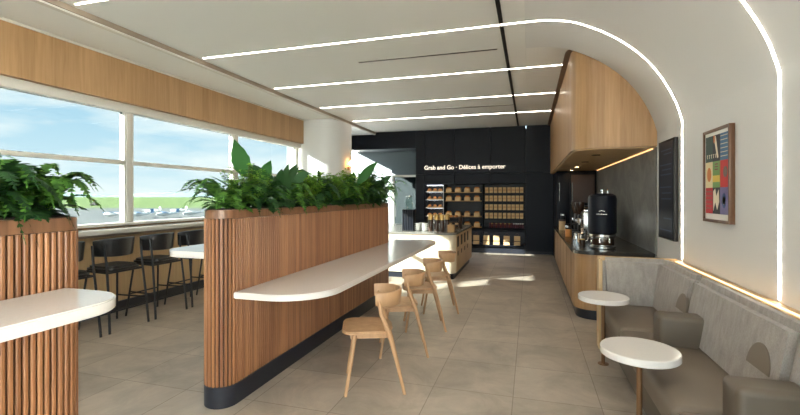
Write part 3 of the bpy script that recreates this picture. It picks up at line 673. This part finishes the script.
# y runs right-to-left as seen, so the first column sits at +y
for r_ in range(3):
    for c_ in range(3):
        y1 = Wd-.04-c_*.1357; z1 = Hd-.05-r_*.2
        B('art_panel', plain('art_colour', cols[r_][c_], .6), -.0155, -.0121, y1-.1357, y1, z1-.2+(.0), z1, 0, t)
def mark(mat, ringpts):
    ringpts = [(y*.884, z) for y, z in ringpts]
    bm = bmesh.new(); a = [bm.verts.new((-.0172, y, z)) for y, z in ringpts]; b = [bm.verts.new((-.0156, y, z)) for y, z in ringpts]
    bm.faces.new(a); bm.faces.new(list(reversed(b))); n = len(a)
    for i in range(n): bm.faces.new((a[i], b[i], b[(i+1) % n], a[(i+1) % n]))
    link_mesh('art_motif', bm, mat, t)
ivory = plain('art_ivory', (226, 214, 190), .6); orange = plain('art_orange', (206, 120, 54), .6); blue = plain('art_blue', (48, 74, 120), .6); yel = plain('art_yellow', (222, 190, 80), .6)
def disc(cy, cz, r, n=20, ry=1): return [(cy+r*ry*math.cos(k*2*PI/n), cz+r*math.sin(k*2*PI/n)) for k in range(n)]
mark(ivory, [(.05, .30), (.01, .30), (-.045, .135), (-.02, .13)]); mark(orange, [(.06, .305), (.02, .305), (.02, .25), (.05, .25)])
mark(orange, disc(.15, .01, .055, ry=.8)); mark('frame', disc(-.18, .02, .04)); mark(yel, [(.07, .0), (-.07, .0), (-.07, -.05), (.07, -.05)])
mark(ivory, [(.06, -.12), (.02, -.1), (0, -.16), (-.05, -.11), (-.06, -.2), (-.02, -.26), (.02, -.2), (.06, -.27)]); mark(blue, disc(-.155, -.19, .055, ry=.7)); mark(yel, disc(-.155, -.19, .028))
for k in range(5): mark('frame', [(.215, -.12-k*.032), (.09, -.12-k*.032), (.09, -.126-k*.032), (.215, -.126-k*.032)])
for k in range(6): mark(ivory, [(-.09-.0, .29-k*.03), (-.22, .29-k*.03), (-.22, .286-k*.03), (-.09, .286-k*.03)])
for k in range(3): mark('red', [(.03, .09-k*.02), (-.03, .09-k*.02), (-.03, .082-k*.02), (.03, .082-k*.02)])
bm = bmesh.new()
for k in range(5):
    y = .185-k*.04; box(bm, -.0172, -.0156, y-.018, y-.013, .135, .165); box(bm, -.0172, -.0156, y-.03, y-.013, .16, .165)
link_mesh('art_lettering', bm, ivory, t)

# ------------------------------------------------------------------ service island
t = thing('service_island', 'cream service island with grey top and dark niches facing the aisle', 'island', (-2.2, 8.5, 0))
def lq(pts): return [(x+2.2, y-8.5) for x, y in pts]
P('plinth', 'kick', lq(rrect(-3.3, -1.31, 7.56, 9.75, (.02, .12, .02, .02))), 0, .11, 0, t)
P('body', 'cream', lq(rrect(-3.35, -1.27, 7.52, 9.8, (.02, .16, .02, .02), 14)), .11, .80, 0, t)
P('worktop', 'greystone', lq(rrect(-3.38, -1.245, 7.49, 9.83, (.03, .18, .03, .03), 14)), 0.80, .835, .004, t)
B('front_panel', 'pink', -.1+.25, .25+.25, -.986, -.981, .5, .79, 0, t)
for k in range(4): B('niche', 'bezel', .9345, .939, -.72+k*.42, -.54+k*.42, .56, .75, 0, t); B('vent', 'darkwood', .9345, .938, -.69+k*.42, -.59+k*.42, .40, .48, 0, t)
B('side_panel', 'oakside', .9305, .934, -.8, 1.28, .12, .798, 0, t)
IZ = .835
for i, (x, y) in enumerate(((-1.78, 7.86), (-1.67, 7.88), (-1.56, 7.84), (-1.49, 7.98))):
    j = thing('lidded_jar', 'tall dark jar with gold lid on the island, %s from the white cups' % ORD[i], 'jar', (x, y, IZ), 0, 'dark jars on the service island')
    L('jar_body', 'amber', [(.042, 0), (.045, .02), (.045, .2), (.04, .21)], j, 20); L('lid', 'gold', [(.047, .21), (.047, .3), (.04, .31), (.01, .315)], j, 20)
for i, (x, y) in enumerate(((-2.04, 7.9), (-1.91, 7.93), (-1.79, 8.1), (-2.0, 8.1), (-1.86, 8.25))):
    j = thing('cup_stack', 'stack of white bowls on the island left of the dark jars, %s in the cluster' % ORD[i], 'bowls', (x, y, IZ), 0, 'white bowl stacks on the service island')
    for k in range(4): L('bowl', 'whiteplastic', [(.03, k*.035), (.058, .03+k*.035), (.06, .034+k*.035), (.03, .012+k*.035)], j, 20)
tag(B('wooden_block', 'kraft2', -1.44, -1.32, 7.74, 7.86, IZ, IZ+.13, .006), 'small pale wooden box on the island corner beside the gold-lidded jars', 'box')
t = thing('serving_rack', 'dark brown wooden display rack on the island behind the pale box', 'rack', (-1.52, 8.7, IZ))
B('rack_side', 'darkwood', -.22, -.2, -.2, .2, 0, .24, .003, t); B('rack_side', 'darkwood', .16, .18, -.2, .2, 0, .24, .003, t)
for z in (.03, .12, .21): B('rack_shelf', 'darkwood', -.2, .16, -.2, .2, z, z+.015, 0, t)
for i in range(3):
    b = thing('pastry', 'golden pastry in the dark rack on the island, %s along its top shelf' % ORD[i], 'pastry', (-1.64+.11*i, 8.6, IZ+.226), 0, 'pastries on the rack')
    L('crust', 'crust', [(.01, 0), (.035, .004), (.042, .02), (.03, .04), (.01, .045)], b, 14)
t = thing('screen_stand', 'black ribbed stand on the island carrying a glass drinks jar', 'stand', (-2.21, 7.9, IZ))
B('stand_body', 'navy', -.11, .11, -.09, .09, 0, .40, .006, t)
for k in range(5): B('rib', 'kick', -.1+k*.046, -.085+k*.046, -.1, -.091, .01, .39, 0, t)
t = thing('glass_jar', 'clear glass drinks jar on the black ribbed stand', 'jar', (-2.21, 7.9, IZ+.401))
L('jar_body', 'jar', [(.06, 0), (.075, .02), (.075, .2), (.055, .235)], t, 24); L('lid', 'steel', [(.057, .236), (.057, .255), (.01, .265)], t, 20); L('tap', 'chrome', [(.012, .02), (.012, .05)], t, 10, (0, -.085, 0))

# ------------------------------------------------------------------ wall lamp on the column
t = thing('wall_lamp', 'amber glowing globe wall lamp on the white column above the plants', 'lamp', (-4.2, 9.55, 2.15))
T('bracket', 'bronze', [(0, 0, 0), (.06, 0, -.01), (.09, 0, .04)], .01, t, 8)
L('globe', 'warm', [(.01, .05), (.05, .07), (.07, .12), (.05, .18), (.01, .2)], t, 20, (.09, 0, 0)); L('back_plate', 'bronze', [(.03, -.04), (.03, .04)], t, 16, (.005, 0, 0))

# ------------------------------------------------------------------ shop wall: fittings and goods
t = thing('wall_shelving', 'built-in dark shelving with goods in the navy shop wall', 'shelving', (-1.44, YB+.25, 0))
def sb(name, mat, x0, x1, z0, z1, y0=-.2, y1=.26, bev=0): return B(name, mat, x0+1.44, x1+1.44, y0, y1, z0, z1, bev, t)
sb('back_panel', 'navy2', SX0+.005, SX1-.005, SZ0+.01, SZ1-.01, .262, .295)
for x in (SX0+.005, -2.25, -1.225, -.125): sb('upright', 'navy', x, x+.02, SZ0+.01, SZ1-.01)
r3 = [1.575, 1.355, 1.125, .90, .655]
for z in r3: sb('shelf', 'navy', -1.2, -.13, z-.02, z-.002)
r2 = [1.60, 1.37, .95, .67]
for z in r2: sb('shelf', 'kraft2', -2.225, -1.23, z-.02, z-.002)
r1 = [1.62, 1.40, 1.18, .95, .72]
for z in r1: sb('shelf', 'whiteplastic', -2.75, -2.26, z-.02, z-.002)
for z in (1.79, 1.60, 1.38, 1.16): sb('shelf_light', 'shelfled', -2.72, -2.28, z-.012, z-.004 if z > 1.7 else z-.0205+.008, -.17, -.15)
sb('frosted_side', 'whiteplastic', -2.262, -2.252, .72, 1.80, -.21, -.1)
sb('counter_ledge', 'navy', SX0+.03, SX1-.03, .555, .62, -.26, .26, .004); sb('bottom_shelf', 'navy', SX0+.03, SX1-.03, .17, .215, -.28, .26, .004)
sb('skirting', 'kick', SX0+.03, SX1-.03, .0, .12, -.27, -.24); sb('shelf_light', 'shelfled', -1.9, -.2, .546, .5545, -.1, -.08)
GY = YB+.25
rowname = ['top', 'second', 'third', 'fourth']
carton0 = None
xs3 = [-1.10, -.985, -.87, -.755, -.64, -.525, -.42, -.315, -.21]
def make_carton():
    t = thing('snack_box', 'x', 'box', (0, 0, 0)); B('carton', 'kraft', -.043, .043, -.05, .05, 0, .15, .004, t); B('label_band', 'kraft2', -.04, .04, -.0515, -.0505, .05, .1, 0, t); return t
carton0 = make_carton(); bpy.context.view_layer.update(); first = True
for r_, z in enumerate(r3[:4]):
    for c_, x in enumerate(xs3):
        o = carton0 if first else copy_tree(carton0); first = False
        o.location = (x, GY-.12, z-.0015); o['label'] = 'beige snack box in the right-hand shelf bay, %s row down, %s from its left end' % (['first', 'second', 'third', 'fourth'][r_], ORD[c_]); o['group'] = 'snack boxes, %s row of the right bay' % rowname[r_]
def make_can(lidmat):
    t = thing('jam_jar', 'x', 'jar', (0, 0, 0)); L('jar_body', 'plum' if lidmat != 'gold' else 'red', [(.02, 0), (.024, .01), (.024, .09), (.018, .1)], t, 12); L('lid', lidmat, [(.022, .1), (.022, .125), (.005, .127)], t, 12); return t
cans = [make_can('red'), make_can('gold'), make_can('whiteplastic')]; bpy.context.view_layer.update(); used = [False]*3
for k in range(16):
    q = 2 if k > 10 else k % 2
    o = cans[q] if not used[q] else copy_tree(cans[q]); used[q] = True
    o.location = (-1.02+k*.056, GY-.13, .6535); o['group'] = 'small jars on the counter ledge'
    o['label'] = '%s small jar above the paper bags, %s from the left of its row' % (['red-lidded', 'gold-lidded', 'white-lidded'][q], ORD[k])
def make_bag():
    t = thing('paper_bag', 'x', 'bag', (0, 0, 0))
    bm = bmesh.new(); box(bm, -.078, .078, -.05, .05, 0, .235); 
    for v in bm.verts:
        if v.co.z > .1: v.co.y *= .35; v.co.x *= .96
    link_mesh('bag_body', bm, 'kraft', t)
    B('bag_band', 'darkwood', -.079, .079, -.044, -.036, .09, .108, 0, t)
    T('handle', 'darkwood', [(-.035, 0, .225), (-.034, 0, .28), (-.02, 0, .30), (.02, 0, .30), (.034, 0, .28), (.035, 0, .225)], .007, t, 6)
    return t
bag0 = make_bag(); bpy.context.view_layer.update()
for k in range(7):
    o = bag0 if k == 0 else copy_tree(bag0)
    o.location = (-.32-k*.262, GY-.2, .2155); o['label'] = 'kraft paper gift bag on the lowest shelf, %s from the right' % ORD[k]; o['group'] = 'gift bags on the lowest shelf'
def make_food():
    t = thing('pastry_carton', 'x', 'box', (0, 0, 0)); B('carton', 'kraft', -.075, .075, -.06, .06, 0, .10, .004, t); B('filling', 'crust', -.06, .06, -.05, .05, .10, .135, .02, t); return t
f0 = make_food(); bpy.context.view_layer.update(); first = True
for r_, z in enumerate(r2):
    for c_, x in enumerate((-2.12, -1.87, -1.62, -1.36)):
        o = f0 if first else copy_tree(f0); first = False
        o.location = (x, GY-.12, z-.0015); o['group'] = 'pastry cartons in the middle bay'
        o['label'] = 'open pastry carton in the middle shelf bay, %s shelf down, %s from the left' % (ORD[r_], ORD[c_])
def make_tray():
    t = thing('sandwich_pack', 'x', 'food pack', (0, 0, 0)); B('tray', 'kraft2', -.06, .06, -.06, .06, 0, .03, .006, t); L('filling', 'crust', [(.01, .031), (.05, .035), (.052, .06), (.02, .08)], t, 14); return t
g0 = make_tray(); bpy.context.view_layer.update(); first = True
for r_, z in enumerate(r1[:4]):
    for c_, x in enumerate((-2.66, -2.51, -2.36)):
        o = g0 if first else copy_tree(g0); first = False
        o.location = (x, GY-.12, z-.0015); o['group'] = 'sandwich packs in the lit chiller bay'
        o['label'] = 'sandwich pack in the lit left chiller bay, %s shelf down, %s from the left' % (ORD[r_], ORD[c_])
# lettering
def text_mesh(body):
    cu = bpy.data.curves.new('sign_text', 'FONT'); cu.body = body; cu.size = .17; cu.extrude = .008; cu.offset = .0022
    tmp = bpy.data.objects.new('tmp_text', cu); C.objects.link(tmp); bpy.context.view_layer.update()
    me = bpy.data.meshes.new_from_object(tmp.evaluated_get(bpy.context.evaluated_depsgraph_get())); bpy.data.objects.remove(tmp); bpy.data.curves.remove(cu)
    return me
words = ['Grab', 'and', 'Go', '\u00b7', 'D\u00e9lices', '\u00e0', 'emporter']
full_w = max(v.co.x for v in text_mesh(' '.join(words)).vertices); sc_ = 2.17/full_w
t = thing('wall_sign', 'raised ivory lettering reading Grab and Go and Délices à emporter on the navy wall', 'sign', (-2.78, YB-.01, 2.215))
for k, wd in enumerate(words):
    end = max(v.co.x for v in text_mesh(' '.join(words[:k+1])).vertices); me = text_mesh(wd); sh = end-max(v.co.x for v in me.vertices)
    for v in me.vertices: v.co.x = (v.co.x+sh)*sc_; v.co.y *= sc_
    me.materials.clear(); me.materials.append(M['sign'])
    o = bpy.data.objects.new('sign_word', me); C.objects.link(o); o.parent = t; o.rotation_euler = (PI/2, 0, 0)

# ------------------------------------------------------------------ outdoors
th = math.atan(130/430)
GZ = -5.0
def rotpt(r, f): return (r*math.cos(th)-f*math.sin(th), r*math.sin(th)+f*math.cos(th))
def quad(name, mat, r0, r1, f0, f1, z0, z1):
    bm = bmesh.new(); prism(bm, [rotpt(r0, f0), rotpt(r1, f0), rotpt(r1, f1), rotpt(r0, f1)], z0, z1); return struct(link_mesh(name, bm, mat, None, False))
quad('ground', 'grass', -5000, 5000, -600, 6000, GZ-.5, GZ-.02)
quad('ground', 'apron', -1500, 1500, -300, 243, GZ-.3, GZ)
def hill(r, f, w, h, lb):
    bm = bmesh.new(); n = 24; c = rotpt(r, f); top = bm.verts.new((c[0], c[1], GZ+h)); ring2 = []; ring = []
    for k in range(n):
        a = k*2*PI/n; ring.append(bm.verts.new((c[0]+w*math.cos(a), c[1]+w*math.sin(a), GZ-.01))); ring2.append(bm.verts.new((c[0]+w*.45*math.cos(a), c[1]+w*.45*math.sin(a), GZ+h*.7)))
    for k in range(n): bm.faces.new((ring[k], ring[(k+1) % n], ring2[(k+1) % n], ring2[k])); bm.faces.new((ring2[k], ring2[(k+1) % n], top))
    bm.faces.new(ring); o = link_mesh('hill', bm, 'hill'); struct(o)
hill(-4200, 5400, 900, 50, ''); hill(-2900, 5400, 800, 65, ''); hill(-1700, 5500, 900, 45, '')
def aircraft(px, py, rz, lb, blue):
    f = 6.48*430/(py-196.5); r = (px-400)/430*f; x, y = rotpt(r, f)
    t = thing('light_aircraft', lb, 'aircraft', (x, y, GZ), rz, 'parked light aircraft'); t.scale = (.7, .7, .7)
    L('wheel', 'bezel', [(.3, -.12), (.3, .12)], t, 12, (0, 0, .3)).rotation_euler = (0, 0, 0)
    T('fuselage', 'planewhite', [(-4, 0, 1.5), (-3.6, 0, 1.5), (-2, 0, 1.55), (0, 0, 1.6), (3, 0, 1.8), (5, 0, 2)], [.2, .6, .85, .85, .45, .15], t, 14)
    B('wing', 'planeblue' if blue else 'planewhite', -1.6, .2, -5.5, 5.5, 2.35, 2.5, .05, t); B('tail_fin', 'planeblue' if blue else 'planewhite', 4, 5.2, -.08, .08, 2, 3.9, .05, t); B('tailplane', 'planewhite', 4.2, 5.1, -1.8, 1.8, 2.05, 2.15, .03, t)
    T('landing_gear', 'steel', [(-1, -1.2, .3), (-1, -.5, 1.2), (-1, .5, 1.2), (-1, 1.2, .3)], .08, t, 6)
for i, (px, py, rz, b_, lb) in enumerate(((113, 217.5, .4, 1, 'small parked aircraft seen left of the wide window mullion'), (140, 218, .9, 1, 'blue-winged parked aircraft just right of the wide mullion'), (152, 214, .2, 0, 'white parked aircraft second from the wide mullion'),
        (166, 217.5, .9, 1, 'blue-tailed parked aircraft in the middle of the parked row'), (178, 213.5, .3, 0, 'white parked aircraft right of the blue-tailed one'), (192, 216.5, 1.0, 0, 'white parked aircraft nearest the fern in the window view'))):
    aircraft(px, py, rz, lb, b_)
t = thing('field_vehicle', 'small dark vehicle far out on the green airfield', 'vehicle', rotpt((94-400)/430*306, 306)+(GZ,))
B('vehicle_body', 'bezel', -3, 3, -1, 1, .4, 1.6, .2, t); B('cab', 'bezel', -1, 1.6, -.9, .9, 1.6, 2.4, .2, t)
for sx in (-2, 2): T('wheel', 'black', [(sx, -1.05, .45), (sx, 1.05, .45)], .45, t, 12)
t = thing('terminal_wing', 'bright white terminal wing with sloping roof outside the far window', 'building', (-13.5, 24, GZ))
bm = bmesh.new(); xz_prism(bm, [(-5.5, 0), (6, 0), (6, 10.6), (3, 9.6), (-5.5, 5.2)], -1, 6); link_mesh('wall', bm, 'ext', t)

# ------------------------------------------------------------------ sky, sun, camera
W = bpy.data.worlds.new('sky'); scene.world = W; W.use_nodes = True; nt = W.node_tree; nt.nodes.clear()
out = N(nt, 'ShaderNodeOutputWorld'); bg = N(nt, 'ShaderNodeBackground', Strength=3.5)
tc = N(nt, 'ShaderNodeTexCoord'); sp = N(nt, 'ShaderNodeSeparateXYZ'); nt.links.new(tc.outputs['Generated'], sp.inputs[0])
ramp = N(nt, 'ShaderNodeValToRGB'); e = ramp.color_ramp.elements
e[0].position = 0; e[0].color = s2l((226, 240, 244)); e[1].position = .6; e[1].color = s2l((120, 176, 214))
e2 = e.new(.12); e2.color = s2l((192, 222, 238)); e3 = e.new(.26); e3.color = s2l((150, 198, 226))
nt.links.new(sp.outputs[2], ramp.inputs[0])
mp = N(nt, 'ShaderNodeMapping'); mp.inputs['Scale'].default_value = (1.4, 1.4, 7); nt.links.new(tc.outputs['Generated'], mp.inputs[0])
no = N(nt, 'ShaderNodeTexNoise', Scale=2.2, Detail=7.0, Roughness=.6); nt.links.new(mp.outputs[0], no.inputs['Vector'])
mr = N(nt, 'ShaderNodeMapRange'); mr.inputs[1].default_value = .42; mr.inputs[2].default_value = .62; nt.links.new(no.outputs[0], mr.inputs[0])
mx = N(nt, 'ShaderNodeMix', data_type='RGBA'); mx.inputs[7].default_value = s2l((244, 248, 248))
nt.links.new(mr.outputs[0], mx.inputs[0]); nt.links.new(ramp.outputs[0], mx.inputs[6]); nt.links.new(mx.outputs[2], bg.inputs[0]); nt.links.new(bg.outputs[0], out.inputs[0])
sl = bpy.data.lights.new('sun', 'SUN'); sl.energy = 62; sl.angle = math.radians(.6); sl.color = (1, .955, .88)
so = bpy.data.objects.new('sun', sl); C.objects.link(so); so.rotation_euler = Vector((1, .8, -.495)).to_track_quat('-Z', 'Y').to_euler()
cam = bpy.data.cameras.new('camera'); co = bpy.data.objects.new('camera', cam); C.objects.link(co)
co.location = (0, 0, 1.48); co.rotation_euler = (PI/2, 0, th); cam.sensor_width = 36; cam.lens = 430/800*36; cam.shift_y = -11/800; cam.clip_end = 12000; cam.clip_start = .05
scene.camera = co
vs_ = scene.view_settings; vs_.view_transform = 'Standard'; vs_.look = 'None'; vs_.gamma = 1; vs_.exposure = 1.33; vs_.use_curve_mapping = False
cy = scene.cycles; cy.max_bounces = 10; cy.diffuse_bounces = 6; cy.glossy_bounces = 4; cy.transparent_max_bounces = 12; cy.caustics_reflective = False; cy.caustics_refractive = False; cy.sample_clamp_indirect = 12
cy.use_denoising = True
